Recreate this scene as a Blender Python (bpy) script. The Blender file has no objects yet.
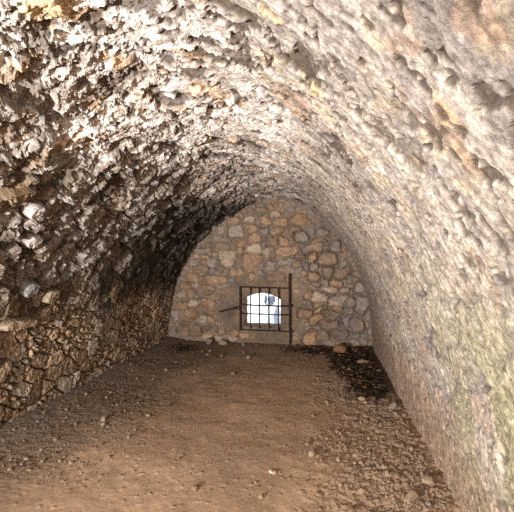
import bpy, bmesh, math, random
import numpy as np

random.seed(7)
C = bpy.context.scene.collection
H = 1.60            # eye height
D = 6.75            # distance to the end wall
YAW = math.atan(65 / 380)

# ------------------------------------------------------------------ noise
def _h(i, j, seed):
    i = np.asarray(i).astype(np.int64); j = np.asarray(j).astype(np.int64)
    n = (i * 374761393 + j * 668265263 + seed * 974634541) & 0xFFFFFFFF
    n = ((n ^ (n >> 13)) * 1274126177) & 0xFFFFFFFF
    n = ((n ^ (n >> 16)) * 2246822519) & 0xFFFFFFFF
    n = n ^ (n >> 15)
    return (n & 0xFFFFFF).astype(np.float64) / float(0xFFFFFF)

def vnoise(u, v, seed=0):
    i = np.floor(u); j = np.floor(v)
    a = u - i; b = v - j
    a = a * a * a * (a * (a * 6 - 15) + 10); b = b * b * b * (b * (b * 6 - 15) + 10)
    p = _h(i, j, seed); q = _h(i + 1, j, seed); r = _h(i, j + 1, seed); s = _h(i + 1, j + 1, seed)
    return (p + (q - p) * a) + ((r + (s - r) * a) - (p + (q - p) * a)) * b

def fbm(u, v, seed=0, octv=4, gain=.5):
    t = np.zeros_like(u); amp = 1.0; tot = 0
    for k in range(octv):
        t += amp * vnoise(u * 2 ** k + 17.3 * k, v * 2 ** k - 9.1 * k, seed + k)
        tot += amp; amp *= gain
    return t / tot

def ss(a, b, x):
    t = np.clip((x - a) / (b - a), 0, 1)
    return t * t * (3 - 2 * t)

def vor(u, v, seed, jit=.8, wt=.0):
    """cell pattern: F1, F2, three random numbers per cell, offset from the cell centre"""
    i0 = np.floor(u); j0 = np.floor(v)
    F1 = np.full(u.shape, 9.0); F2 = np.full(u.shape, 9.0)
    ci = np.zeros_like(u); cj = np.zeros_like(u); du = np.zeros_like(u); dv = np.zeros_like(u)
    for a in (-1, 0, 1):
        for b in (-1, 0, 1):
            i = i0 + a; j = j0 + b
            pu = i + .5 + jit * (_h(i, j, seed) - .5); pv = j + .5 + jit * (_h(i, j, seed + 1) - .5)
            x = u - pu; y = v - pv
            d = np.sqrt(x * x + y * y)
            if wt: d = d - wt * (_h(i, j, seed + 2) - .5)
            m = d < F1
            F2 = np.where(m, F1, np.minimum(F2, d))
            F1 = np.where(m, d, F1)
            ci = np.where(m, i, ci); cj = np.where(m, j, cj); du = np.where(m, x, du); dv = np.where(m, y, dv)
    return F1, F2, _h(ci, cj, seed + 5), _h(ci, cj, seed + 6), _h(ci, cj, seed + 7), du, dv

def mix(a, b, t):
    t = np.asarray(t)[..., None]
    return np.asarray(a) * (1 - t) + np.asarray(b) * t

def pick(palette, r):
    p = np.array(palette); n = len(p)
    return p[np.minimum((r * n).astype(int), n - 1)]

def facets(u, v, seed, amp):
    """chipped, broken-rock relief: every little cell is a tilted plane"""
    F1, F2, r1, r2, r3, du, dv = vor(u, v, seed, .9, .2)
    return amp * ((r1 - .5) * .9 + du * (r2 - .5) * 2.6 + dv * (r3 - .5) * 2.6)

# ------------------------------------------------------------------ mesh helpers
def grid_object(name, P, col, mat, keep=None, flip=False, smooth=True):
    n, m = P.shape[:2]
    idx = np.arange(n * m).reshape(n, m)
    q = np.stack([idx[:-1, :-1], idx[1:, :-1], idx[1:, 1:], idx[:-1, 1:]], -1)
    if flip: q = q[..., ::-1]
    q = q.reshape(-1, 4)
    if keep is not None: q = q[keep.reshape(-1)]
    me = bpy.data.meshes.new(name)
    me.vertices.add(n * m); me.vertices.foreach_set('co', P.astype(np.float32).ravel())
    me.loops.add(q.size); me.loops.foreach_set('vertex_index', q.astype(np.int32).ravel())
    me.polygons.add(len(q)); me.polygons.foreach_set('loop_start', np.arange(0, q.size, 4, dtype=np.int32))
    me.update(calc_edges=True)
    me.polygons.foreach_set('use_smooth', np.full(len(q), smooth))
    ca = me.color_attributes.new('Col', 'FLOAT_COLOR', 'POINT')
    c4 = np.ones((n * m, 4), np.float32); c4[:, :3] = np.clip(col, 0, 1).reshape(-1, 3)
    ca.data.foreach_set('color', c4.ravel())
    me.materials.append(mat)
    o = bpy.data.objects.new(name, me); C.objects.link(o)
    return o

def mesh_object(name, bm, mat, parent=None, smooth=False):
    me = bpy.data.meshes.new(name); bm.to_mesh(me); bm.free()
    me.materials.append(mat)
    if smooth:
        for p in me.polygons: p.use_smooth = True
    o = bpy.data.objects.new(name, me); C.objects.link(o)
    if parent: o.parent = parent
    return o

def tag(o, label, cat, group=None):
    o['label'] = label; o['category'] = cat
    if group: o['group'] = group
    return o

# ------------------------------------------------------------------ materials
def mat_stone(name, scale=1.0, bump=.35, dist=.006, var=.35, rough=.93):
    m = bpy.data.materials.new(name); m.use_nodes = True
    nt = m.node_tree; N = nt.nodes; L = nt.links
    b = N['Principled BSDF']; b.inputs['Roughness'].default_value = rough
    b.inputs['Specular IOR Level'].default_value = .25
    at = N.new('ShaderNodeAttribute'); at.attribute_name = 'Col'
    tc = N.new('ShaderNodeTexCoord')
    n1 = N.new('ShaderNodeTexNoise'); n1.inputs['Scale'].default_value = 34 * scale; n1.inputs['Detail'].default_value = 9; n1.inputs['Roughness'].default_value = .8
    n2 = N.new('ShaderNodeTexNoise'); n2.inputs['Scale'].default_value = 9 * scale; n2.inputs['Detail'].default_value = 4
    for n in (n1, n2): L.new(tc.outputs['Object'], n.inputs['Vector'])
    mr = N.new('ShaderNodeMapRange'); mr.inputs['From Min'].default_value = .40; mr.inputs['From Max'].default_value = .60
    mr.inputs['To Min'].default_value = 1 - var; mr.inputs['To Max'].default_value = 1 + var
    L.new(n1.outputs['Fac'], mr.inputs['Value'])
    mr2 = N.new('ShaderNodeMapRange'); mr2.inputs['From Min'].default_value = .3; mr2.inputs['From Max'].default_value = .7
    mr2.inputs['To Min'].default_value = 1 - var * .5; mr2.inputs['To Max'].default_value = 1 + var * .5
    L.new(n2.outputs['Fac'], mr2.inputs['Value'])
    mu = N.new('ShaderNodeMath'); mu.operation = 'MULTIPLY'; L.new(mr.outputs[0], mu.inputs[0]); L.new(mr2.outputs[0], mu.inputs[1])
    vm = N.new('ShaderNodeVectorMath'); vm.operation = 'SCALE'
    L.new(at.outputs['Color'], vm.inputs[0]); L.new(mu.outputs[0], vm.inputs['Scale'])
    L.new(vm.outputs[0], b.inputs['Base Color'])
    bp = N.new('ShaderNodeBump'); bp.inputs['Strength'].default_value = bump; bp.inputs['Distance'].default_value = dist
    n3 = N.new('ShaderNodeTexNoise'); n3.inputs['Scale'].default_value = 60 * scale; n3.inputs['Detail'].default_value = 9; n3.inputs['Roughness'].default_value = .78
    L.new(tc.outputs['Object'], n3.inputs['Vector']); L.new(n3.outputs['Fac'], bp.inputs['Height']); L.new(bp.outputs[0], b.inputs['Normal'])
    return m

def mat_flat(name, col, var=.3, rough=.9, scale=25, metal=0, rust=None):
    m = bpy.data.materials.new(name); m.use_nodes = True
    nt = m.node_tree; N = nt.nodes; L = nt.links
    b = N['Principled BSDF']; b.inputs['Roughness'].default_value = rough; b.inputs['Metallic'].default_value = metal
    b.inputs['Specular IOR Level'].default_value = .25
    tc = N.new('ShaderNodeTexCoord'); n1 = N.new('ShaderNodeTexNoise'); n1.inputs['Scale'].default_value = scale; n1.inputs['Detail'].default_value = 5
    L.new(tc.outputs['Object'], n1.inputs['Vector'])
    cr = N.new('ShaderNodeValToRGB')
    lo = [c * (1 - var) for c in col] + [1]; hi = [min(1, c * (1 + var)) for c in (rust or col)] + [1]
    cr.color_ramp.elements[0].position = .35; cr.color_ramp.elements[0].color = lo
    cr.color_ramp.elements[1].position = .68; cr.color_ramp.elements[1].color = hi
    L.new(n1.outputs['Fac'], cr.inputs[0]); L.new(cr.outputs[0], b.inputs['Base Color'])
    bp = N.new('ShaderNodeBump'); bp.inputs['Strength'].default_value = .3; bp.inputs['Distance'].default_value = .004
    L.new(n1.outputs['Fac'], bp.inputs['Height']); L.new(bp.outputs[0], b.inputs['Normal'])
    return m

M_VAULT = mat_stone('rubble_vault', 1.2, .8, .009, .40)
M_WALL = mat_stone('end_wall_masonry', .8, .6, .008, .30)
M_FLOOR = mat_stone('beaten_earth', 1.6, .4, .004, .16)
M_IRON = mat_flat('rusty_iron', (.022, .016, .013), .4, .75, 30, 0, (.05, .028, .018))

# ------------------------------------------------------------------ barrel vault
PTS = [(-2.84,-.2),(-2.82,.1),(-2.76,.55),(-2.65,1.06),(-2.38,1.64),(-2.01,2.06),(-1.58,2.37),(-1.15,2.56),(-.78,2.60),
       (-.30,2.47),(.12,2.13),(.43,1.71),(.63,1.30),(.77,.83),(.83,.3),(.84,0),(.85,-.2)]
def profile(step):
    P = np.array(PTS); out = []
    for i in range(len(P) - 1):
        p0 = P[max(i-1,0)]; p1 = P[i]; p2 = P[i+1]; p3 = P[min(i+2, len(P)-1)]
        t = np.linspace(0, 1, 40, endpoint=False)[:, None]
        out.append(.5*((2*p1)+(-p0+p2)*t+(2*p0-5*p1+4*p2-p3)*t*t+(-p0+3*p1-3*p2+p3)*t**3))
    out.append(P[-1:]); Q = np.concatenate(out)
    s = np.concatenate([[0], np.cumsum(np.linalg.norm(np.diff(Q, axis=0), axis=1))])
    n = int(s[-1] / step); sv = np.linspace(0, s[-1], n); fine = np.concatenate([np.arange(0, 4.25, .0072), np.arange(4.25, s[-1], .0046)])
    X = np.interp(sv, s, Q[:, 0]); Z = np.interp(sv, s, Q[:, 1])
    k = int(.45 / step) | 1; ker = np.ones(k) / k
    def sm0(a):
        p = np.concatenate([2 * a[0] - a[k:0:-1], a, 2 * a[-1] - a[-2:-k-2:-1]]); return np.convolve(p, ker, 'same')[k:-k]
    for _ in range(2): X = sm0(X); Z = sm0(Z)
    k = max(3, int(.12 / step)); ker = np.ones(k) / k
    def sm(a):
        p = np.concatenate([np.full(k, a[0]) , a, np.full(k, a[-1])]); return np.convolve(p, ker, 'same')[k:-k]
    tx = sm(np.gradient(X)); tz = sm(np.gradient(Z)); l = np.hypot(tx, tz)
    return fine, *(np.interp(fine, sv, a) for a in (X, Z, tz / l, -tx / l))       # (nx, nz) points into the room
    
def vault_relief(S, Y):
    """height (into the room) and colour over arc length S and depth Y"""
    w1 = (fbm(S * 3.1, Y * 3.1, 11, 3) - .5); w2 = (fbm(S * 3.1 + 40, Y * 3.1, 12, 3) - .5)
    f1 = (fbm(S * 14, Y * 14, 13, 2) - .5); f2 = (fbm(S * 14 + 9, Y * 14, 14, 2) - .5)
    Sw = S + .16 * w1 + .035 * f1; Yw = Y + .16 * w2 + .035 * f2
    big = fbm(S * .9, Y * .9, 15, 3) - .5
    # how far each place is bare rubble (left), lime-smeared rubble (crown), plaster (right)
    edge = .5 * (fbm(S * 1.6, Y * 1.6, 16, 4) - .5)
    rub = 1 - ss(2.75, 3.45, S + edge * 1.6 - .05 * (Y - 3))     # 1 bare rubble
    plas = ss(3.9, 4.65, S + edge * 2.0)                          # 1 plaster
    low = 1 - ss(.9, 1.5, S + edge)                              # built, tighter masonry at the foot of the left wall
    A = vor(Sw / .25, Yw / .20, 21, .9, .3)
    B = vor(Sw / .10, Yw / .095, 31, .9, .25)
    sub = (A[4] < .30)
    gap = np.where(sub, np.minimum((A[1] - A[0]) * .20, (B[1] - B[0]) * .095), (A[1] - A[0]) * .20)
    r1 = np.where(sub, B[2], A[2]); r2 = np.where(sub, B[3], A[3]); r3 = np.where(sub, B[4], (A[4] * 7.7) % 1)
    du = np.where(sub, B[5] * .10, A[5] * .25); dv = np.where(sub, B[6] * .095, A[6] * .20)
    face = ss(0, .016, gap); face_w = ss(0, .04, gap)
    facL = facets(Sw / .15, Yw / .13, 43, 1.0)
    fac = facets(Sw / .07, Yw / .06, 41, 1.0); fac2 = facets(Sw / .03, Yw / .028, 51, 1.0)
    grit = fbm(S * 45, Y * 45, 61, 3) - .5
    rocky = fbm(S * 9 + w1, Y * 9 + w2, 63, 5, .62) - .5
    sharp = np.abs(fbm(S * 7 + 2 * w1, Y * 7 + 2 * w2, 65, 4, .6) - .5)      # creased, broken edges
    rough = .03 + .045 * ss(1.0, 2.0, S) * (1 - ss(3.2, 4.0, S))
    hi = (rough - .03) / .045
    h_rub = face * (.026 + rough * (r1 - .5) * 1.1) + du * (r2 - .55) * .42 + dv * (r3 - .5) * .40 \
        + (facL * .028 + fac * .013) * (.35 + .65 * hi) + fac2 * .0045 + rocky * .05 * (.3 + .7 * hi) - sharp * .10 * hi + grit * .009
    Sl = S + .06 * w1 + .030 * f1; Yl = Y + .06 * w2 + .030 * f2
    Cc = vor(Sl / .16, Yl / .22, 35, .85, .3); Cd = vor(Sl / .075, Yl / .085, 37, .9, .2)
    sbl = Cc[4] < .30
    gl = np.where(sbl, np.minimum((Cc[1] - Cc[0]) * .18, (Cd[1] - Cd[0]) * .08), (Cc[1] - Cc[0]) * .18)
    l1 = np.where(sbl, Cd[2], Cc[2]); l2 = np.where(sbl, Cd[3], Cc[3]); l3 = np.where(sbl, Cd[4], (Cc[4] * 7.7) % 1)
    lface = ss(.003, .022, gl + .006 * grit)
    lw = lface * (.042 + .022 * (l1 - .5)) + ss(0, .05, gl) * .008 + np.where(sbl, Cd[5] * .075, Cc[5] * .16) * (l2 - .5) * .22 + np.where(sbl, Cd[6] * .085, Cc[6] * .22) * (l3 - .5) * .2 - .012 + fac * .007 + fac2 * .0045 + grit * .008 + rocky * .012
    h_rub = h_rub * (1 - low) + lw * low
    # crown: lime smeared over the stones, flaking in layers
    def flakes(su, yu, seed, t=.018):
        tot = np.zeros_like(S)
        for k, (sc_, a_) in enumerate(((1, 1.0), (1.7, .8), (2.7, .55), (4.1, .35))):
            tot += a_ * (ss(.49, .49 + t, fbm(S * su * sc_ + .9 * w1 + 3 * k, Y * yu * sc_ + 1.1 * w2 - 2 * k, seed + 10 * k, 4, .55)) - .5)
        return tot
    terr = flakes(2.2, 2.9, 1071, .06)
    h_crown = .24 * h_rub + .018 * terr + facL * .013 + fac * .006 + fac2 * .003 + grit * .006 + rocky * .012 + .012
    # plaster on the right: flakes and shallow swells along the arc, soft stone shapes lower down, pits
    st = fbm(S * 1.3 + Y * .5, Y * 7 - S * 1.2, 81, 5, .55)
    terr2 = flakes(1.7, 3.1, 1171, .07)
    E = vor((Sw + .10 * w2) / .24, (Yw) / .30, 91, .85, .3)
    eg = ss(.0, .20, E[1] - E[0])
    lows = ss(5.3, 6.0, S + edge)
    plain = ss(6.62, 6.95, S + .3 * edge + .04 * (Y - 3))
    cm = 1 - .55 * lows
    facP = facets((Sw + .3 * Yw) / .15, (Yw - .25 * Sw) / .055, 45, 1.0); facQ = facets((Sw + .3 * Yw) / .055, (Yw - .25 * Sw) / .03, 47, 1.0)
    h_pl = .012 * (st - .5) + .0052 * terr2 * (1 - .7 * lows) + facP * .0062 * (1 - plain) * cm + facQ * .0026 * cm + fac2 * .0012 * cm + grit * .0022 * cm + rocky * .004 + .020 \
        + (.015 * eg * (.6 + .8 * E[2]) - .010) * (.1 + .9 * lows) * (1 - plain) + (E[2] - .5) * .006 * (1 - plain)
    h = h_rub * rub + (1 - rub) * (h_crown * (1 - plas) + h_pl * plas)
    pitn = fbm(S * 6.5 + w1 * 2, Y * 9, 95, 4, .6); pitm = fbm(S * 1.1, Y * 1.1, 97, 2)
    pit = ss(.585, .665, pitn + .2 * (pitm - .5)) * (1 - rub) * (1 - .85 * lows) * (1 - .6 * ss(4.6, 5.4, S)) * (1 - .6 * ss(4.5, 4.9, S) * (1 - ss(.9, 1.3, Y)))
    pits = ss(.64, .72, fbm(S * 16, Y * 20, 96, 3, .5) + .2 * (pitm - .5)) * (1 - rub) * (1 - .5 * lows)
    pit = np.maximum(pit, pits)
    cr = np.abs(fbm(S * 3.6 + w2, Y * 4.6 + w1, 98, 5, .55) - .5)
    crack = (1 - ss(.006, .028, cr)) * (1 - rub) * ss(.48, .60, fbm(S * 2.5, Y * 3, 99, 3)) * (1 - .4 * lows)
    chip = np.floor(fbm(S * 12 + w1, Y * 15 + w2, 94, 3, .6) * 7) / 7 - .5
    h = h + chip * .010 * (1 - rub) * (1 - .85 * plas)
    h = h - pit * .020 - crack * .010
    pit = np.maximum(pit, crack * .8)
    # a few holes and named stones seen in the photograph (arc, depth, half sizes, depth)
    for (s0, y0, a, b, dep, rot) in HOLES:
        c, q = math.cos(rot), math.sin(rot)
        x = (S - s0 + .05 * w1 + .02 * f1); y = (Y - y0 + .05 * w2 + .02 * f2)
        r = np.hypot((x * c + y * q) / a, (-x * q + y * c) / b)
        k = 1 - ss(.25, 1.05, r)
        h = h - dep * .5 * k; pit = np.maximum(pit, ss(.25, .7, k))
    h = h + .05 * big * rub + .03 * big
    # ---------------------------------------------------------- colour
    stone = pick([(.27,.20,.145),(.30,.25,.205),(.22,.165,.12),(.34,.29,.25),(.30,.20,.12),(.25,.22,.20),(.36,.30,.23),(.20,.15,.11)], r3)
    stone = stone * (.8 + .45 * r1[..., None])
    mort = np.array((.13, .098, .07))
    c_rub = mix(mort, stone, .25 + .75 * face)
    lime = ss(.44, .60, fbm(S * 5, Y * 5, 101, 5, .6) + .10 * (face - .5)) 
    c_rub = c_rub * .56
    c_rub = mix(c_rub, (.52, .475, .44), np.clip(lime * .8 * ss(1.2, 2.4, S) * (1 - .45 * ss(1.8, 2.3, S) * (1 - ss(2.8, 3.4, S))) * (1 - .5 * ss(4.0, 5.5, Y)), 0, 1))  # less lime on the left haunch and farther off, painting in shade
    c_rub = c_rub * (1 - .62 * ss(3.4, 5.6, Y) * ss(.8, 1.6, S))[..., None]  # far left rubble darkened, shade of the vault's end put into the colour
    c_low = mix(np.array((.16,.115,.078)), pick([(.46,.32,.21),(.40,.285,.19),(.48,.36,.26),(.38,.27,.18),(.43,.35,.28)], l3) * (.85 + .3 * l1[..., None]), .15 + .85 * lface)
    c_rub = mix(c_rub, c_low, low * .9)
    n1 = fbm(S * 3, Y * 3.5, 111, 5, .6); n2 = fbm(S * 7, Y * 9, 112, 4, .6)
    c_crown = mix((.66, .60, .555), (.40, .345, .305), ss(.42, .66, n1))
    c_crown = mix(c_crown, (.50, .33, .20), ss(.60, .70, n2) * .8)
    c_crown = mix(c_crown, c_rub * 1.25, ss(.5, .62, fbm(S * 4, Y * 5, 113, 4)) * .5)
    c_pl = mix((.57, .50, .43), (.42, .365, .325), ss(.40, .64, n1))
    c_pl = mix(c_pl, (.36, .315, .30), ss(.5, .66, st) * .55)
    c_pl = mix(c_pl, (.62, .50, .35), ss(.58, .70, n2) * .6)
    c_pl = mix(c_pl, (.46, .29, .19), ss(.64, .72, fbm(S * 4, Y * 6, 115, 4)) * .55)
    Ed = E[1] - E[0] + .22 * (n2 - .5) + .10 * f1
    body = ss(.04, .22, Ed)
    chan = (1 - ss(.02, .34, Ed)) * lows * (1 - .8 * plain) * ss(.34, .52, fbm(S * 1.4, Y * 1.6, 116, 3))
    c_pl = mix(c_pl, pick([(.58,.49,.385),(.63,.54,.43),(.50,.44,.34),(.54,.43,.35),(.60,.54,.46)], E[3]), lows * .85 * body * (1 - plain))
    c_pl = mix(c_pl, (.30, .262, .25), chan * .85)
    c_pl = mix(c_pl, (.17, .14, .12), (1 - ss(.0, .06, Ed)) * lows * (1 - plain) * ss(.45, .6, fbm(S * 5, Y * 5, 118, 3)) * .7)  # thin dark line along stone edges, a painted shadow
    base = ss(6.35, 6.95, S + .35 * edge + .05 * (Y - 3.5))
    c_pl = mix(c_pl, (.47, .33, .235), base * .85)
    gr = ss(5.55, 6.2, S + edge) * (1 - ss(2.0, 2.9, Y + edge)) * ss(.36, .58, fbm(S * 2.4, Y * 3, 117, 4)) * (1 - .6 * base)
    c_pl = mix(c_pl, (.365, .35, .205), gr * .75)
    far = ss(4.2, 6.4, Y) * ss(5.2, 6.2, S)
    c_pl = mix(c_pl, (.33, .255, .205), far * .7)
    c_pl = c_pl * ((.76 + .10 * lows) * (1 - .18 * (1 - lows) * (1 - ss(.5, 1.2, Y))))[..., None]  # upper plaster dimmed, more so near the camera, as painted light falloff
    c_crown = c_crown * 1.08
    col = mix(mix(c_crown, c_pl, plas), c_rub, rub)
    col = col * (1 + 1.0 * grit[..., None] + .35 * chip[..., None])
    ora = 0
    for (s0, y0, a, b, cc) in PATCH:
        r = np.hypot((S - s0 + .12 * w1 + .03 * f1) / a, (Y - y0 + .12 * w2 + .03 * f2) / b)
        k = 1 - ss(.7, 1.0, r); col = mix(col, cc, k * .85); h = h + .012 * k
    for (s0, y0, a, b, up, cc) in LUMPS:
        x = S - s0 + .05 * w1 + .02 * f1; y = Y - y0 + .05 * w2 + .02 * f2
        r = (np.abs(x / a) ** 3 + np.abs(y / b) ** 3) ** (1 / 3)
        k = 1 - ss(.72, 1.0, r); ring = (1 - ss(1.0, 1.3, r)) * (1 - k)
        h = h * (1 - np.maximum(k, ring)) + k * (up + fac * .008 + fac2 * .004 + grit * .006) - ring * .02
        col = mix(mix(col, mort, ring * .8), np.array(cc) * (1 + .3 * grit[..., None]), k)
    col = mix(col, (.07, .05, .036), pit * .85)  # recess shade painted dark into the shallow pits, cracks and holes
    return h, col

HOLES = [(5.07, 1.68, .075, .030, .14, .5), (5.10, 1.13, .045, .030, .10, .2), (5.2, 1.25, .03, .02, .07, .2), (4.55, 1.5, .05, .03, .08, 1.0),
         (5.02, 2.35, .08, .03, .10, .6), (4.9, 2.75, .07, .03, .10, -.3), (5.35, 1.75, .05, .02, .08, .3), (4.75, 1.32, .05, .025, .08, .8),
         (5.94, 2.9, .03, .03, .06, 0), (4.0, 1.9, .05, .04, .08, .4), (3.75, 2.3, .05, .04, .08, .9), (3.9, 2.55, .07, .035, .08, .1)]
PATCH = [(5.13, .95, .055, .045, (.52, .34, .22)), (3.59, 1.36, .12, .10, (.55, .38, .20)), (3.63, 1.83, .06, .07, (.55, .38, .24)),
         (4.72, 1.55, .06, .045, (.58, .44, .25)), (4.5, 1.25, .06, .04, (.56, .42, .26)), (2.45, 2.25, .10, .10, (.21, .145, .085))]
LUMPS = [(1.20, 3.02, .055, .23, .075, (.44, .35, .25)), (1.54, 3.0, .085, .085, .075, (.30, .285, .30)), (1.43, 3.35, .08, .09, .06, (.34, .27, .2)),
         (2.02, 2.75, .07, .09, .085, (.5, .45, .42)), (2.30, 2.55, .08, .08, .09, (.5, .46, .44))]

YV = [-3.2]
while YV[-1] < 6.86:
    y = YV[-1]
    YV.append(y + (.06 if y < .25 else max(.0046, min(.0072, .0036 * y), .0024 * y)))
YV = np.array(YV)
sv, PX, PZ, NX, NZ = profile(.0072)
S, Y = np.meshgrid(sv, YV, indexing='ij')
hv, cv = vault_relief(S, Y)
def soften(a):
    p = np.pad(a, 1, mode='edge'); q = (p[:-2] + 2 * p[1:-1] + p[2:]) / 4
    return (q[:, :-2] + 2 * q[:, 1:-1] + q[:, 2:]) / 4
worn = ss(3.3, 4.4, S)
hv = hv * (1 - .5 * worn) + soften(hv) * worn * .5
OUT = .055                                                          # masonry face lies a little behind the stone tops
hv = hv * (1 - .4 * ss(4.4, 4.8, S) * (1 - ss(.9, 1.5, Y)))
hv = hv - .045 * (1 - ss(3.0, 5.2, S)) - .025
P = np.stack([PX[:, None] + NX[:, None] * hv, Y, PZ[:, None] + NZ[:, None] * hv], -1)
# ragged ledges: stones lean a little towards the mouth of the vault
i1 = int(np.searchsorted(sv, 2.0)); i2 = int(np.searchsorted(sv, 5.45))
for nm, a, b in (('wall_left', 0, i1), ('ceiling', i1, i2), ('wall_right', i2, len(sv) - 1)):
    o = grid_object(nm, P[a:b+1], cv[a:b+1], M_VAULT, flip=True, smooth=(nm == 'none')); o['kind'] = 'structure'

# ------------------------------------------------------------------ end wall
STONES = """-1.29 2.28 0.11 0.08 L, -0.97 2.26 0.12 0.09 O, -0.90 2.50 0.07 0.06 O, -1.09 2.45 0.11 0.05 B, -0.82 2.39 0.09 0.06 L, -1.23 2.11 0.09 0.06 O, -1.57 2.26 0.11 0.06 O, -1.02 2.06 0.11 0.07 G, -1.20 1.94 0.12 0.09 O, -0.92 1.89 0.12 0.07 B, -1.43 1.86 0.10 0.08 O, -1.22 1.73 0.13 0.11 L, -0.95 1.69 0.10 0.10 L, -1.47 1.70 0.09 0.06 O, -1.29 1.51 0.24 0.11 O, -1.68 1.59 0.14 0.15 L, -0.88 1.46 0.11 0.09 G, -1.23 1.25 0.07 0.10 O, -1.93 1.94 0.13 0.08 G, -2.07 1.83 0.08 0.05 B, -2.14 1.72 0.16 0.06 G, -2.18 1.60 0.13 0.05 O, -1.81 1.79 0.12 0.07 B, -1.98 1.50 0.11 0.08 G, -2.14 1.37 0.10 0.06 B, -2.28 1.36 0.07 0.09 B, -1.92 1.19 0.24 0.09 O, -2.32 1.20 0.16 0.06 O, -2.50 1.06 0.11 0.08 O, -2.10 1.03 0.18 0.05 B, -1.72 1.93 0.09 0.06 G, -1.54 2.08 0.13 0.11 G, -1.82 2.11 0.07 0.06 G, -1.52 1.32 0.13 0.06 O, -0.82 2.05 0.08 0.08 B, -1.05 1.32 0.08 0.06 G, -0.88 1.22 0.08 0.08 B, -2.32 1.51 0.08 0.05 G, -0.68 2.23 0.14 0.08 O, -0.40 2.28 0.14 0.10 O, -0.76 2.06 0.12 0.09 O, -0.50 2.06 0.16 0.10 B, -0.68 1.89 0.09 0.08 O, -0.50 1.89 0.06 0.07 O, -0.58 1.70 0.23 0.09 O, -0.88 1.67 0.06 0.09 B, -0.37 1.60 0.10 0.06 B, -0.60 1.50 0.18 0.07 G, -0.40 1.47 0.09 0.05 O, -0.29 1.72 0.11 0.07 G, -0.06 1.87 0.13 0.08 B, -0.15 1.74 0.17 0.07 B, -0.25 1.43 0.08 0.08 G, -0.15 1.59 0.07 0.10 O, 0.09 1.56 0.15 0.13 B, -0.12 1.42 0.07 0.08 G, -0.14 1.26 0.10 0.07 B, 0.34 1.34 0.15 0.08 B, 0.25 1.15 0.10 0.06 O, 0.16 1.02 0.17 0.06 L, 0.39 1.03 0.10 0.05 G, -0.05 0.88 0.15 0.10 L, 0.29 0.84 0.19 0.11 L, -0.25 0.92 0.06 0.08 O, -0.29 0.61 0.13 0.09 O, -0.04 0.76 0.13 0.04 B, -0.06 0.65 0.10 0.05 O, -0.09 0.49 0.12 0.11 O, 0.19 0.60 0.15 0.07 B, 0.27 0.69 0.10 0.05 O, 0.34 0.47 0.10 0.06 G, 0.14 0.39 0.15 0.10 B, -0.18 0.16 0.12 0.12 O, 0.04 0.18 0.12 0.10 B, 0.49 0.48 0.10 0.10 G, 0.31 0.27 0.15 0.09 B, -0.81 1.22 0.16 0.08 B, -0.35 1.95 0.10 0.10 G, 0.01 2.05 0.10 0.06 G, 0.66 0.78 0.12 0.15 G, 0.63 1.09 0.07 0.10 G, 0.61 0.43 0.10 0.13 B, 0.19 0.06 0.18 0.06 O, 0.49 0.81 0.07 0.08 G, 0.11 1.31 0.08 0.10 B, 0.06 1.15 0.07 0.06 G, 0.24 1.79 0.10 0.10 G, -2.50 1.05 0.12 0.08 O, -2.31 1.07 0.08 0.05 G, -2.57 0.91 0.08 0.06 L, -2.40 0.92 0.09 0.07 O, -2.56 0.71 0.10 0.08 O, -2.33 0.76 0.12 0.06 L, -2.07 0.73 0.13 0.10 O, -2.39 0.56 0.12 0.10 O, -2.20 0.44 0.10 0.06 L, -2.00 0.45 0.06 0.08 O, -2.15 0.55 0.08 0.04 B, -2.53 0.34 0.06 0.06 B, -2.30 0.24 0.14 0.10 B, -2.12 0.29 0.07 0.06 B, -1.94 0.28 0.10 0.06 B, -2.08 0.13 0.10 0.05 L, -1.86 0.13 0.09 0.05 L, -1.78 0.26 0.06 0.05 B, -1.60 0.12 0.09 0.05 L, -1.59 0.21 0.12 0.05 O, -2.05 0.94 0.10 0.05 B, -1.91 0.87 0.10 0.06 B, -2.73 0.23 0.08 0.07 G, -2.70 0.49 0.08 0.12 G, -2.43 0.09 0.07 0.05 G, -1.39 0.18 0.10 0.05 O, -1.75 1.06 0.12 0.04 G"""
SC = {'O': [(.43,.275,.175),(.46,.305,.20),(.40,.265,.175)], 'L': [(.50,.40,.305),(.47,.365,.275)],
      'G': [(.33,.27,.225),(.36,.295,.25)], 'B': [(.33,.235,.165),(.30,.22,.155)]}
WX0, WX1, WZ0, WZ1 = -1.405, -.715, .345, .955           # the window opening
def arch_top(x): 
    t = (x - (WX0 + WX1) / 2) / ((WX1 - WX0) / 2)
    return WZ1 - .11 * t * t
gx = np.arange(-3.15, 1.15, .0105); gz = np.arange(-.15, 2.85, .0105)
X, Z = np.meshgrid(gx, gz, indexing='ij')
w1 = fbm(X * 6, Z * 6, 201, 4) - .5; w2 = fbm(X * 6 + 31, Z * 6, 202, 4) - .5
fac = facets(X / .06, Z / .05, 211, 1.0); grit = fbm(X * 35, Z * 35, 213, 3) - .5
V = vor((X + .06 * w1) / .13, (Z + .06 * w2) / .095, 221, .85, .2)
face = ss(.05, .30, V[1] - V[0])
plaster = (1 - ss(.50, .62, np.hypot((X + 1.12) / 1.45, (Z - .66) / 1.05) + .25 * w1)) * (1 - ss(1.25, 1.4, Z + .3 * w2))
skirt = 1 - ss(.10, .26, Z + .35 * w1 + .25 * np.abs(X + .9) - .12)
plaster = np.maximum(plaster, skirt)
h = face * (.022 + .02 * (V[2] - .5)) * (1 - plaster) * (.45 + .55 * ss(-.5, .2, X)) + .012 * plaster
mortar = mix((.195, .152, .122), (.27, .20, .15), ss(.35, .65, fbm(X * 3, Z * 3, 231, 4)))
col = mix(mortar, pick([(.36,.275,.21),(.34,.235,.16),(.42,.29,.195),(.33,.28,.24)], V[3]), face * .85)
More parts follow.
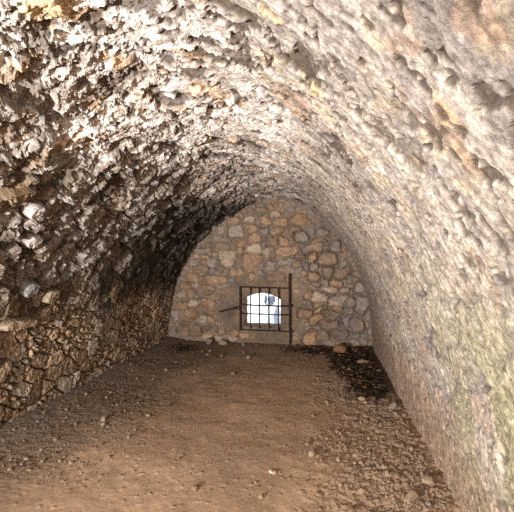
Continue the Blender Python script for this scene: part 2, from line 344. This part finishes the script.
col = mix(col, (.15, .115, .09), (1 - ss(.0, .16, V[1] - V[0])) * .5 * ss(-.5, .1, X))
col = mix(col, mix((.27, .19, .13), (.21, .16, .125), ss(.4, .6, fbm(X * 4, Z * 4, 232, 4))), plaster)
rng = random.Random(3)
for k, it in enumerate(STONES.split(',')):
    a = it.split(); cx, cz, hx, hz = (float(t) for t in a[:4]); kind = a[4]
    hx *= 1.10; hz *= 1.10
    if abs(cx + 1.03) < .45 and .3 < cz < 1.05: continue
    rot = rng.uniform(-.18, .18); c, q = math.cos(rot), math.sin(rot)
    i0, i1_ = np.searchsorted(gx, (cx - hx * 1.7, cx + hx * 1.7)); j0, j1 = np.searchsorted(gz, (cz - hz * 1.8, cz + hz * 1.8))
    sl = (slice(i0, i1_), slice(j0, j1))
    if i1_ - i0 < 2 or j1 - j0 < 2: continue
    x = X[sl] - cx + .11 * w1[sl] + .010 * fac[sl]; z = Z[sl] - cz + .11 * w2[sl] + .010 * grit[sl]
    u = (x * c + z * q) / hx; v = (-x * q + z * c) / hz
    pw = rng.uniform(2.2, 3.6); sk = rng.uniform(-.25, .25)
    u = u * (1 + sk * v)
    r = (np.abs(u) ** pw + np.abs(v) ** pw) ** (1 / pw)
    kf = 1 - ss(.80, 1.03, r); ring = (1 - ss(1.0, 1.28, r)) * (1 - kf)
    top = .030 + rng.uniform(-.012, .018) + .014 * (1 - np.clip(r, 0, 1) ** 2) + .03 * (rng.random() - .5) * u + .03 * (rng.random() - .5) * v
    dark = .012 + (.022 if cx > -.4 else 0)
    h[sl] = h[sl] * (1 - np.maximum(kf, ring)) + kf * (top + fac[sl] * .008) - ring * dark
    cc = np.array(rng.choice(SC[kind])) * rng.uniform(.92, 1.18)
    spots = ss(.50, .68, fbm(X[sl] * 9 + k, Z[sl] * 9, 241, 4))
    cs = mix(np.broadcast_to(cc, x.shape + (3,)), cc * np.array((.72, .70, .72)), spots)
    col[sl] = mix(mix(col[sl], np.array((.14, .108, .085)), ring * (.75 if cx > -.4 else .30)), cs, kf)
# grey cement smears and dark stains
sm = ss(.52, .66, fbm(X * 2.2 + 5, Z * 2.2, 251, 4)) * ss(-.3, .1, X + .4 * w1)
col = mix(col, (.225, .19, .175), sm * .6)
st = (1 - ss(.3, 1.0, np.hypot((X + 1.62) / .13, (Z - .60) / .16) + .5 * w1)); col = mix(col, (.07, .055, .045), st * .6)
h = h + fac * .006 + grit * .010 + .02 * (fbm(X * 1.5, Z * 1.5, 261, 3) - .5)
inn = (X > WX0) & (X < WX1) & (Z > WZ0) & (Z < arch_top(X))
keep = ~(inn[:-1, :-1] & inn[1:, :-1] & inn[:-1, 1:] & inn[1:, 1:])
PW = np.stack([X, D - h, Z], -1)
o = grid_object('wall_end', PW, col, M_WALL, keep, flip=True); o['kind'] = 'structure'

# window reveal: jambs, sill and flat arch running out through the thickness of the wall
ring = []
n = 14
for k in range(9): ring.append((WX0 + (WX1 - WX0) * k / 8, WZ0))
for k in range(1, 7): ring.append((WX1, WZ0 + (arch_top(WX1) - WZ0) * k / 6))
for k in range(1, n): 
    x = WX1 + (WX0 - WX1) * k / n; ring.append((x, arch_top(x)))
for k in range(0, 6): ring.append((WX0, arch_top(WX0) + (WZ0 - arch_top(WX0)) * k / 6))
nd = 16; cxm = (WX0 + WX1) / 2; czm = .66
RV = np.zeros((len(ring) + 1, nd, 3)); RC = np.zeros((len(ring) + 1, nd, 3))
for a in range(len(ring) + 1):
    x, z = ring[a % len(ring)]
    for b in range(nd):
        t = b / (nd - 1)
        g = (1.035 if b == 0 else 1.0) + .02 * math.sin(a * 2.3 + b * 1.7) * (b > 0)
        RV[a, b] = (cxm + (x - cxm) * g, D - .012 + .40 * t, czm + (z - czm) * g)
        RC[a, b] = np.array((.30, .22, .16)) * (.85 + .3 * ((a * 7 + b * 5) % 6) / 6)
RV[-1] = RV[0]
o = grid_object('window_1', RV, RC, M_WALL, flip=False); o['kind'] = 'structure'

# ------------------------------------------------------------------ floor
def floor_h(x, y):
    x = np.asarray(x, float); y = np.asarray(y, float)
    h = .05 * (fbm(x * .9 + 3, y * .9, 301, 3) - .5) + .018 * (fbm(x * 4, y * 4, 302, 3) - .5)
    h = h + .06 * (1 - ss(-2.85, -2.3, x)) + .03 * ss(.35, .85, x) + .05 * ss(6.2, 6.75, y)
    return h
YF = [-3.2]
while YF[-1] < 6.9: YF.append(YF[-1] + (.06 if YF[-1] < 2.0 else max(.008, .0032 * YF[-1])))
fx = np.arange(-3.05, 1.06, .0095); FX, FY = np.meshgrid(fx, np.array(YF), indexing='ij')
b1 = fbm(FX * 2.2, FY * 2.2, 311, 4) - .5
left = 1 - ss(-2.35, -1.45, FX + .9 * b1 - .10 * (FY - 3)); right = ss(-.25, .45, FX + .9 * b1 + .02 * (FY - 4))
grav = np.clip(left + right + .8 * ss(5.9, 6.6, FY + .5 * b1), 0, 1)
clod = vor(FX / .055, FY / .055, 321, .95, .3); clod2 = vor(FX / .024, FY / .024, 331, .95, .3)
sel = (clod[2] < .35) * ss(.05, .5, clod[1] - clod[0]); sel2 = (clod2[2] < .40) * ss(.05, .5, clod2[1] - clod2[0])
lump = fbm(FX * 18, FY * 18, 341, 4, .6) - .5
gk = .45 + .55 * ss(-1.2, -.2, FX)
hf = floor_h(FX, FY) + grav * gk * (.016 * sel * clod[3] + .011 * sel2 + .030 * lump) + (1 - grav) * (.004 * lump + .006 * sel2 * (clod2[3] < .12))
hf += .0025 * (fbm(FX * 55, FY * 55, 351, 2) - .5)
nn = fbm(FX * 1.6, FY * 1.6, 361, 5); n2 = fbm(FX * 9, FY * 9, 362, 4)
cf = mix((.52, .345, .225), (.43, .28, .18), ss(.38, .64, nn))
cf = mix(cf, (.34, .235, .16), ss(.52, .7, n2) * .4)
cf = mix(cf, (.34, .245, .175), grav * .55)
cf = mix(cf, (.32, .265, .22), (1 - ss(-2.75, -2.35, FX + .5 * b1)) * .8)
cf = mix(cf, pick([(.32,.24,.17),(.28,.2,.14),(.36,.29,.22)], clod2[4]), np.maximum(sel * .5, sel2) * (.15 + .6 * grav))
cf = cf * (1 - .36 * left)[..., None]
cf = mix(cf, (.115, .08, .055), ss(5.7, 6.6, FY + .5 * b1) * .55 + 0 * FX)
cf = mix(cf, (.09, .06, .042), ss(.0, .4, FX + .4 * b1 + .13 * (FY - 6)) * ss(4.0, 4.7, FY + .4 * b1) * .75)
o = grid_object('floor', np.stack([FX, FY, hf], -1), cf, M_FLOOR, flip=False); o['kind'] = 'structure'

def ground(x, y):                                   # height of the finished floor mesh at a point
    i = int(np.clip(np.searchsorted(fx, x), 1, len(fx) - 2)); j = int(np.clip(np.searchsorted(YF, y), 1, len(YF) - 2))
    return float(hf[i-1:i+1, j-1:j+1].mean())

# wall behind the photographer, closing the vault
bm = bmesh.new()
vs = [bm.verts.new((x, -3.15, z)) for x, z in zip(PX[::12], PZ[::12])]
bm.faces.new(vs)
o = mesh_object('wall_rear', bm, mat_flat('rear_masonry', (.26, .2, .15))); o['kind'] = 'structure'

# ------------------------------------------------------------------ iron grille
def bar(bm, p, q, w, d, jitter=.003, n=10, seed=0):
    """forged bar of rectangular section, slightly uneven along its length"""
    r = random.Random(seed); p = np.array(p); q = np.array(q)
    ax = (q - p) / np.linalg.norm(q - p); side = np.cross(ax, (0, 1, 0)); side /= np.linalg.norm(side); dep = np.cross(side, ax)
    prev = None
    for k in range(n + 1):
        c = p + (q - p) * k / n + side * r.uniform(-jitter, jitter) + dep * r.uniform(-jitter, jitter)
        s = 1 + r.uniform(-.10, .10)
        pts = [(-.5, -.3), (-.3, -.5), (.3, -.5), (.5, -.3), (.5, .3), (.3, .5), (-.3, .5), (-.5, .3)]
        ring = [bm.verts.new(c + side * (a * w * s) + dep * (b * d * s)) for a, b in pts]
        if prev:
            for a in range(8): bm.faces.new((prev[a], prev[(a+1) % 8], ring[(a+1) % 8], ring[a]))
        else: bm.faces.new(ring[::-1])
        prev = ring
    bm.faces.new(prev)
    bmesh.ops.recalc_face_normals(bm, faces=bm.faces)

GY = D - .085
def wxz(pair): return pair
g = bpy.data.objects.new('window_grille', None); g.location = (-1.0, GY, .30); C.objects.link(g)
tag(g, 'rusted iron grille of crossing flat bars in front of the small arched window', 'grille')
def gpart(name, p, q, w, d, seed, y=0):
    bm = bmesh.new(); o0 = np.array(g.location)
    bar(bm, np.array(p) - o0, np.array(q) - o0, w, d, .003, 10, seed)
    return mesh_object(name, bm, M_IRON, g)
for k, (x, w) in enumerate([(-1.448, .028), (-1.258, .020), (-1.098, .023), (-.928, .024), (-.758, .022)]):
    gpart('upright_bar', (x, GY, 1.065), (x + .004, GY, .285 if k in (0, 4) else .33), w, .018, k)
for k, (z, w, x0, x1) in enumerate([(1.063, .020, -1.458, -.56), (.748, .024, -1.458, -.55), (.592, .020, -1.458, -.55), (.302, .016, -1.458, -.55)]):
    gpart('cross_bar', (x0, GY - .017, z), (x1, GY - .017, z - .012), w, .014, 20 + k)
gpart('hinge_post', (-.562, GY - .005, 1.305), (-.555, GY - .005, .065), .030, .028, 40)
for k, z in enumerate((.745, .30)):
    bm = bmesh.new(); o0 = np.array(g.location)
    bar(bm, np.array((-.535, GY - .006, z + .03)) - o0, np.array((-.535, GY - .006, z - .03)) - o0, .03, .045, .001, 3, 50 + k)
    bar(bm, np.array((-.54, GY, z)) - o0, np.array((-.52, D + .03, z)) - o0, .02, .02, .001, 3, 60 + k) if False else None
    mesh_object('hinge_collar', bm, M_IRON, g)

r0 = bpy.data.objects.new('iron_rod', None); r0.location = (-1.66, D - .06, .63); C.objects.link(r0)
tag(r0, 'short dark iron rod sticking out of the end wall left of the grille', 'rod')
bm = bmesh.new(); bar(bm, (-.175, -.045, -.02), (.13, .0, .055), .030, .028, .003, 8, 70); mesh_object('shank', bm, M_IRON, r0)
bm = bmesh.new()
for k in range(14):
    a0, a1 = 2 * math.pi * k / 14, 2 * math.pi * (k + 1) / 14
    bar(bm, (.16 + .03 * math.cos(a0), .0, .055 + .03 * math.sin(a0)), (.16 + .03 * math.cos(a1), .0, .055 + .03 * math.sin(a1)), .014, .016, 0, 1, k)
mesh_object('ring', bm, M_IRON, r0)
bm = bmesh.new(); bar(bm, (.13, .0, .055), (.13, .10, .05), .02, .02, .001, 3, 80); mesh_object('staple', bm, M_IRON, r0)
bm = bmesh.new(); bar(bm, (-.05, -.025, .01), (-.05, .10, .01), .02, .02, .001, 3, 81)
mesh_object('staple', bm, M_IRON, r0)

# ------------------------------------------------------------------ loose stones
M_ST = [mat_flat('pebble_' + n_, c_, .25, .95, 30) for n_, c_ in
        (('brown', (.28, .19, .125)), ('tan', (.38, .28, .19)), ('pale', (.62, .53, .44)), ('grey', (.30, .245, .20)), ('dark', (.15, .10, .07)), ('red', (.30, .15, .085)))]
def rock_bm(seed, flat=.7, sub=2):
    r = random.Random(seed); bm = bmesh.new()
    bmesh.ops.create_icosphere(bm, subdivisions=sub, radius=1)
    planes = []
    for k in range(9):
        v = np.array([r.gauss(0, 1) for _ in range(3)]); v /= np.linalg.norm(v); planes.append((v, r.uniform(.55, .85)))
    sx, sy = r.uniform(.8, 1.25), r.uniform(.65, 1.0)
    for v in bm.verts:
        p = np.array(v.co)
        for n_, d_ in planes:
            e = p @ n_ - d_
            if e > 0: p = p - n_ * e * .95
        p = p * (1 + r.uniform(-.03, .03))
        v.co = (p[0] * sx, p[1] * sy, p[2] * flat)
    return bm
ROCK = []
for k in range(10):
    bm = rock_bm(400 + k, .55 + .03 * k, 2 if k < 6 else 2); me = bpy.data.meshes.new('loose_stone'); bm.to_mesh(me); bm.free()
    ROCK.append(me)
ROCKM = {}
def rock_mesh(k, m):
    if (k, m) not in ROCKM:
        me = ROCK[k].copy(); me.materials.append(M_ST[m]); ROCKM[(k, m)] = me
    return ROCKM[(k, m)]
def rock(name, x, y, r, m, label, group=None, k=None, rz=None, cat='stone', sink=.25):
    k = rng.randrange(10) if k is None else k
    o = bpy.data.objects.new(name, rock_mesh(k, m)); C.objects.link(o)
    zmin = min(v.co.z for v in o.data.vertices)
    o.scale = (r, r, r); o.rotation_euler = (rng.uniform(-.2, .2), rng.uniform(-.2, .2), rng.uniform(0, 6.28) if rz is None else rz)
    o.location = (x, y, ground(x, y) - zmin * r * (1 - sink) )
    return tag(o, label, cat, group)
SINGLE = [
 ('loose_stone', -.36, 2.78, .027, 2, 'pale grey stone alone on the bare earth, brightest on the floor'),
 ('loose_stone', -.40, 2.50, .026, 1, 'tan stone on bare earth just nearer than the bright pale stone'),
 ('loose_stone', -.86, 2.50, .030, 0, 'brown stone half sunk in the earth at the middle of the near floor edge'),
 ('loose_stone', .44, 4.38, .040, 1, 'tan rounded stone at the near edge of the leaf drift'),
 ('loose_stone', .72, 4.12, .060, 3, 'grey-brown block against the foot of the right wall, largest near the leaf drift'),
 ('loose_stone', .58, 2.62, .050, 0, 'brown clod-like block among the near rubble by the right wall'),
 ('loose_stone', .72, 2.78, .048, 1, 'tan angular stone in the near rubble close to the right wall'),
 ('loose_stone', -2.08, 3.36, .040, 1, 'tan stone, largest of the scatter below the left wall'),
 ('loose_stone', -2.02, 3.27, .028, 3, 'grey-brown stone touching the largest stone of the left scatter'),
 ('loose_stone', -1.19, 5.02, .034, 0, 'brown stone alone on the open earth in the left middle of the floor'),
 ('loose_stone', .02, 3.12, .020, 4, 'small dark stone on bare earth right of the bright pale stone'),
 ('loose_stone', .05, 4.25, .030, 1, 'tan stone on the earth in front of the leaf drift'),
 ('fallen_block', .28, 6.42, .13, 5, 'flat reddish-brown block lying at the foot of the end wall by the leaves'),
 ('fallen_block', .58, 5.75, .08, 0, 'brown flat block half buried in the leaf drift'),
 ('fallen_block', -1.75, 6.60, .085, 1, 'tan block at the foot of the end wall below the iron rod'),
 ('fallen_block', -2.0, 6.58, .10, 3, 'grey-brown block at the foot of the end wall, left of the block below the rod'),
]
for k, (nm, x, y, r, m, lb) in enumerate(SINGLE): rock(nm, x, y, r, m, lb, k=k % 10)
def clear(x, y, r):
    return all(math.hypot(x - s[1], y - s[2]) > r + s[3] * 1.3 for s in SINGLE) and all(math.hypot(x - a, y - b) > (r + c) * 1.15 for a, b, c in PLACED)
PLACED = []
def scatter(count, box, rr, mats, label, group, dens=None):
    n_ = 0; tries = 0
    while n_ < count and tries < 8000:
        tries += 1
        x = rng.uniform(box[0], box[1]); y = box[2] * (box[3] / box[2]) ** (rng.random() ** 1.1); r = rng.uniform(*rr) * (.7 + .8 * rng.random() ** 3)
        if dens and rng.random() > dens(x, y): continue
        if not clear(x, y, r): continue
        PLACED.append((x, y, r)); n_ += 1
        rock('loose_stone', x, y, r, rng.choice(mats), label, group)
scatter(110, (-.15, .76, 2.45, 4.3), (.012, .024), [0, 0, 1, 3, 1], 'small brown stone in the rubble strip along the right wall', 'stones in the rubble strip along the right wall',
        lambda x, y: max(0, min(1, (x + .25) / .8)))
scatter(80, (-2.72, -1.45, 2.5, 5.6), (.012, .022), [0, 3, 1, 1, 4], 'small brown stone scattered on the floor below the left wall', 'stones scattered below the left wall',
        lambda x, y: max(0, min(1, (-1.3 - x) / 1.0)))
scatter(34, (-1.4, -.2, 2.5, 5.8), (.007, .014), [0, 0, 1, 4, 3], 'tiny stone on the bare trodden earth in the middle of the floor', 'tiny stones on the open floor')
scatter(26, (-2.6, .75, 5.9, 6.62), (.02, .04), [0, 3, 1, 4, 5], 'small stone at the foot of the end wall', 'stones at the foot of the end wall')

# gravel: crumbs nobody could count
def crumbs(name, pts, mats, label, cat='gravel'):
    V = []; F = []; MI = []
    base = [np.array(v) for v in ((1,0,0),(-1,0,0),(0,1,0),(0,-1,0),(0,0,1),(0,0,-1))]
    tri = [(0,2,4),(2,1,4),(1,3,4),(3,0,4),(2,0,5),(1,2,5),(3,1,5),(0,3,5)]
    for (x, y, r) in pts:
        n0 = len(V); a = rng.uniform(0, 6.28); ca, sa = math.cos(a), math.sin(a); mi = rng.randrange(len(mats)); z = ground(x, y) + r * .25
        for b in base:
            p = b * np.array((rng.uniform(.6, 1.3), rng.uniform(.5, 1.1), rng.uniform(.4, .8))) + np.array([rng.uniform(-.25, .25) for _ in range(3)])
            V.append((x + r * (p[0] * ca - p[1] * sa), y + r * (p[0] * sa + p[1] * ca), z + r * p[2]))
        for t in tri: F.append([n0 + q for q in t]); MI.append(mi)
    me = bpy.data.meshes.new(name); me.from_pydata(V, [], F)
    for m in mats: me.materials.append(m)
    me.polygons.foreach_set('material_index', MI); me.update()
    o = bpy.data.objects.new(name, me); C.objects.link(o); o['kind'] = 'stuff'
    return tag(o, label, cat)
def cloud(n, box, rr, dens):
    out = []
    while len(out) < n:
        x = rng.uniform(box[0], box[1]); y = box[2] * (box[3] / box[2]) ** rng.random()
        if rng.random() < dens(x, y): out.append((x, y, rng.uniform(*rr)))
    return out
crumbs('gravel', cloud(3600, (-.4, .80, 2.35, 4.8), (.003, .011), lambda x, y: max(.02, min(1, (x + .3) / .9)) ** 1.6), [M_ST[0], M_ST[3], M_ST[1], M_ST[4]],
       'loose brown gravel strewn along the foot of the right wall')
crumbs('gravel', cloud(2600, (-2.75, -1.1, 2.4, 6.4), (.003, .010), lambda x, y: max(.02, min(1, (-1.2 - x) / 1.2)) ** 1.4), [M_ST[0], M_ST[3], M_ST[1], M_ST[4]],
       'loose greyish gravel strewn on the floor below the left wall')

# ------------------------------------------------------------------ dead leaves
M_LF = [mat_flat('leaf_' + n_, c_, .3, .8, 20) for n_, c_ in (('black', (.03, .02, .015)), ('brown', (.10, .058, .034)), ('rust', (.20, .085, .04)), ('tan', (.22, .15, .10)))]
def leaf_geo(x, y, z, r, rr):
    a = rr.uniform(0, 6.28); tilt = rr.uniform(-.9, .9); curl = rr.uniform(.1, .6)
    pts = []
    for (u, v) in ((-1, 0), (-.4, .42), (.35, .38), (1, 0), (.35, -.38), (-.4, -.42), (0, 0)):
        px, py, pz = u, v, curl * (u * u * .6 + v * v * 2)
        py, pz = py * math.cos(tilt) - pz * math.sin(tilt), py * math.sin(tilt) + pz * math.cos(tilt)
        pts.append((x + r * (px * math.cos(a) - py * math.sin(a)), y + r * (px * math.sin(a) + py * math.cos(a)), z + r * pz))
    return pts
LT = [(0,1,6),(1,2,6),(2,3,6),(3,4,6),(4,5,6),(5,0,6)]
def leaf_density(x, y):
    # the drift fills the corner and trails along the end wall
    t = max(0, min(1, (x - .02 - .14 * (6.2 - y)) / .35)) * max(0, min(1, (y - 4.25) / .5))
    e = max(0, 1 - abs(y - 6.45) / .22) * max(0, min(1, (x + .75) / .4)) * .9
    return max(t, e)
V = []; F = []; MI = []
n_ = 0
while n_ < 2600:
    x = rng.uniform(-.8, .745); y = rng.uniform(4.2, 6.58)
    if rng.random() > leaf_density(x, y): continue
    r = rng.uniform(.018, .042); n0 = len(V)
    V += leaf_geo(x, y, ground(x, y) + rng.uniform(.004, .05), r, rng)
    mi = rng.choices((0, 1, 2, 3), (5, 4, 1.2, 1.3))[0]
    for t in LT: F.append([n0 + q for q in t]); MI.append(mi)
    n_ += 1
me = bpy.data.meshes.new('leaf_litter'); me.from_pydata(V, [], F)
for m in M_LF: me.materials.append(m)
me.polygons.foreach_set('material_index', MI); me.update()
o = bpy.data.objects.new('leaf_litter', me); C.objects.link(o); o['kind'] = 'stuff'
tag(o, 'drift of dark dead leaves in the far right corner of the floor', 'leaves')
LM = []
for k in range(4):
    me = bpy.data.meshes.new('dead_leaf'); me.from_pydata(leaf_geo(0, 0, 0, 1, random.Random(k + 2)), [], LT); me.materials.append(M_LF[(2, 1, 3, 2)[k]]); LM.append(me)
def leaf(x, y, r, k, label, group=None):
    o = bpy.data.objects.new('dead_leaf', LM[k]); C.objects.link(o); o.scale = (r, r, r); o.rotation_euler = (0, 0, rng.uniform(0, 6.28))
    zm = min(v.co.z for v in LM[k].vertices)
    o.location = (x, y, ground(x, y) - zm * r * .9); return tag(o, label, 'leaf', group)
leaf(.74, 4.72, .055, 0, 'rust-red dead leaf against the right wall at the near end of the drift')
leaf(-2.0, 3.62, .045, 1, 'dark brown dead leaf among the stones below the left wall')
leaf(-1.62, 3.85, .035, 0, 'rust-brown dead leaf on the earth farther from the left wall')
for k in range(26):
    for _ in range(200):
        x = rng.uniform(-.2, .72); y = rng.uniform(4.15, 6.1)
        if .08 < leaf_density(x, y) < .75 and clear(x, y, .05): break
    PLACED.append((x, y, .03))
    leaf(x, y, rng.uniform(.028, .04), rng.randrange(4), 'dead leaf lying loose at the edge of the leaf drift', 'loose leaves at the edge of the drift')
# dark clump in the far left corner
V = []; F = []; MI = []
for k in range(160):
    x = rng.gauss(-2.38, .14); y = rng.gauss(6.30, .10); n0 = len(V)
    V += leaf_geo(x, y, ground(x, y) + rng.uniform(.003, .03), rng.uniform(.015, .03), rng)
    for t in LT: F.append([n0 + q for q in t]); MI.append(rng.choices((0, 1), (4, 1))[0])
me = bpy.data.meshes.new('leaf_litter'); me.from_pydata(V, [], F)
for m in M_LF: me.materials.append(m)
me.polygons.foreach_set('material_index', MI); me.update()
o = bpy.data.objects.new('leaf_litter', me); C.objects.link(o); o['kind'] = 'stuff'
tag(o, 'small black clump of dead leaves at the foot of the end wall on the left', 'leaves')

# ------------------------------------------------------------------ outside the window
bm = bmesh.new(); bmesh.ops.create_grid(bm, x_segments=40, y_segments=40, size=12)
for v in bm.verts: v.co = (v.co.x - 1.5, v.co.y + 19.5, -.25 + .06 * (v.co.y + 12) + .10 * math.sin(v.co.x * 1.3) * math.cos(v.co.y * .9))
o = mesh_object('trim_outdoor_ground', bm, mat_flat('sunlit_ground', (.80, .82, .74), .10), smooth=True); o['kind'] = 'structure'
M_OUT = mat_flat('pale_rock', (.62, .66, .76), .25, .9, 1.5); M_OUTD = mat_flat('dark_rock', (.12, .14, .22), .3, .9, 2)  # pale rock and a separate dark bluish rock
def outdoor(name, seed, loc, half, m, label):
    bm = rock_bm(seed, 1.0, 3)
    for v in bm.verts: v.co = (v.co.x * half[0], v.co.y * half[1], v.co.z * half[2])
    o = mesh_object(name, bm, m); o.location = loc
    return tag(o, label, 'rock')
outdoor('boulder', 901, (-1.31, 9.75, .10), (.25, .28, .36), M_OUT, 'pale blue-grey boulder outside, seen through the right half of the barred window')
outdoor('rock', 902, (-1.435, 9.70, .50), (.055, .06, .13), M_OUTD, 'narrow dark rock standing on the left end of the boulder outside the window')
outdoor('rock', 903, (-1.265, 9.70, .50), (.11, .08, .12), M_OUTD, 'squat dark rock on the right end of the boulder outside the window')
outdoor('standing_stone', 904, (-1.12, 9.40, .08), (.07, .08, .33), mat_flat('bluish_stone', (.25, .27, .40), .3), 'tall narrow bluish stone standing right of the boulder outside the window')


# ------------------------------------------------------------------ light, sky, camera
w = bpy.data.worlds.new('World'); bpy.context.scene.world = w; w.use_nodes = True
w.node_tree.nodes['Background'].inputs[0].default_value = (.86, .93, 1, 1); w.node_tree.nodes['Background'].inputs[1].default_value = 1.3
def lamp(name, kind, loc, target, energy, color, **kw):
    l = bpy.data.lights.new(name, kind); l.energy = energy; l.color = color
    for k, v in kw.items(): setattr(l, k, v)
    o = bpy.data.objects.new(name, l); C.objects.link(o); o.location = loc
    d = np.array(target) - np.array(loc)
    import mathutils
    o.rotation_euler = mathutils.Vector(d).to_track_quat('-Z', 'Y').to_euler()
    return o
lamp('sun', 'SUN', (0, 0, 10), (1.0, 4.0, 3.5), 4.0, (1, .96, .88), angle=.01)
lamp('unseen_key_spot', 'SPOT', (-2.4, -1.1, .95), (-.7, 2.3, 2.6), 1480, (1, .965, .93), spot_size=2.2, spot_blend=1, shadow_soft_size=.06)  # unseen key spot behind the camera, aimed at the crown; no doorway is built
lamp('added_rear_fill', 'AREA', (-.9, -2.9, 1.75), (-.9, 5.5, .4), 150, (1, .90, .80), shape='RECTANGLE', size=1.6, size_y=1.0)  # unseen fill lamp, added to brighten end wall and floor; rear wall is closed

cam = bpy.data.cameras.new('camera'); co = bpy.data.objects.new('camera', cam); C.objects.link(co)
cam.sensor_width = 36; cam.lens = 36 * 380 / 514; cam.clip_start = .05
co.location = (0, 0, H); co.rotation_euler = (math.pi / 2, 0, YAW)
cam.shift_y = 1 / 514
bpy.context.scene.camera = co
bpy.context.scene.cycles.use_denoising = False      # keep the grain of the stone
vs_ = bpy.context.scene.view_settings
vs_.view_transform = 'Standard'; vs_.look = 'None'; vs_.exposure = 0; vs_.gamma = 1
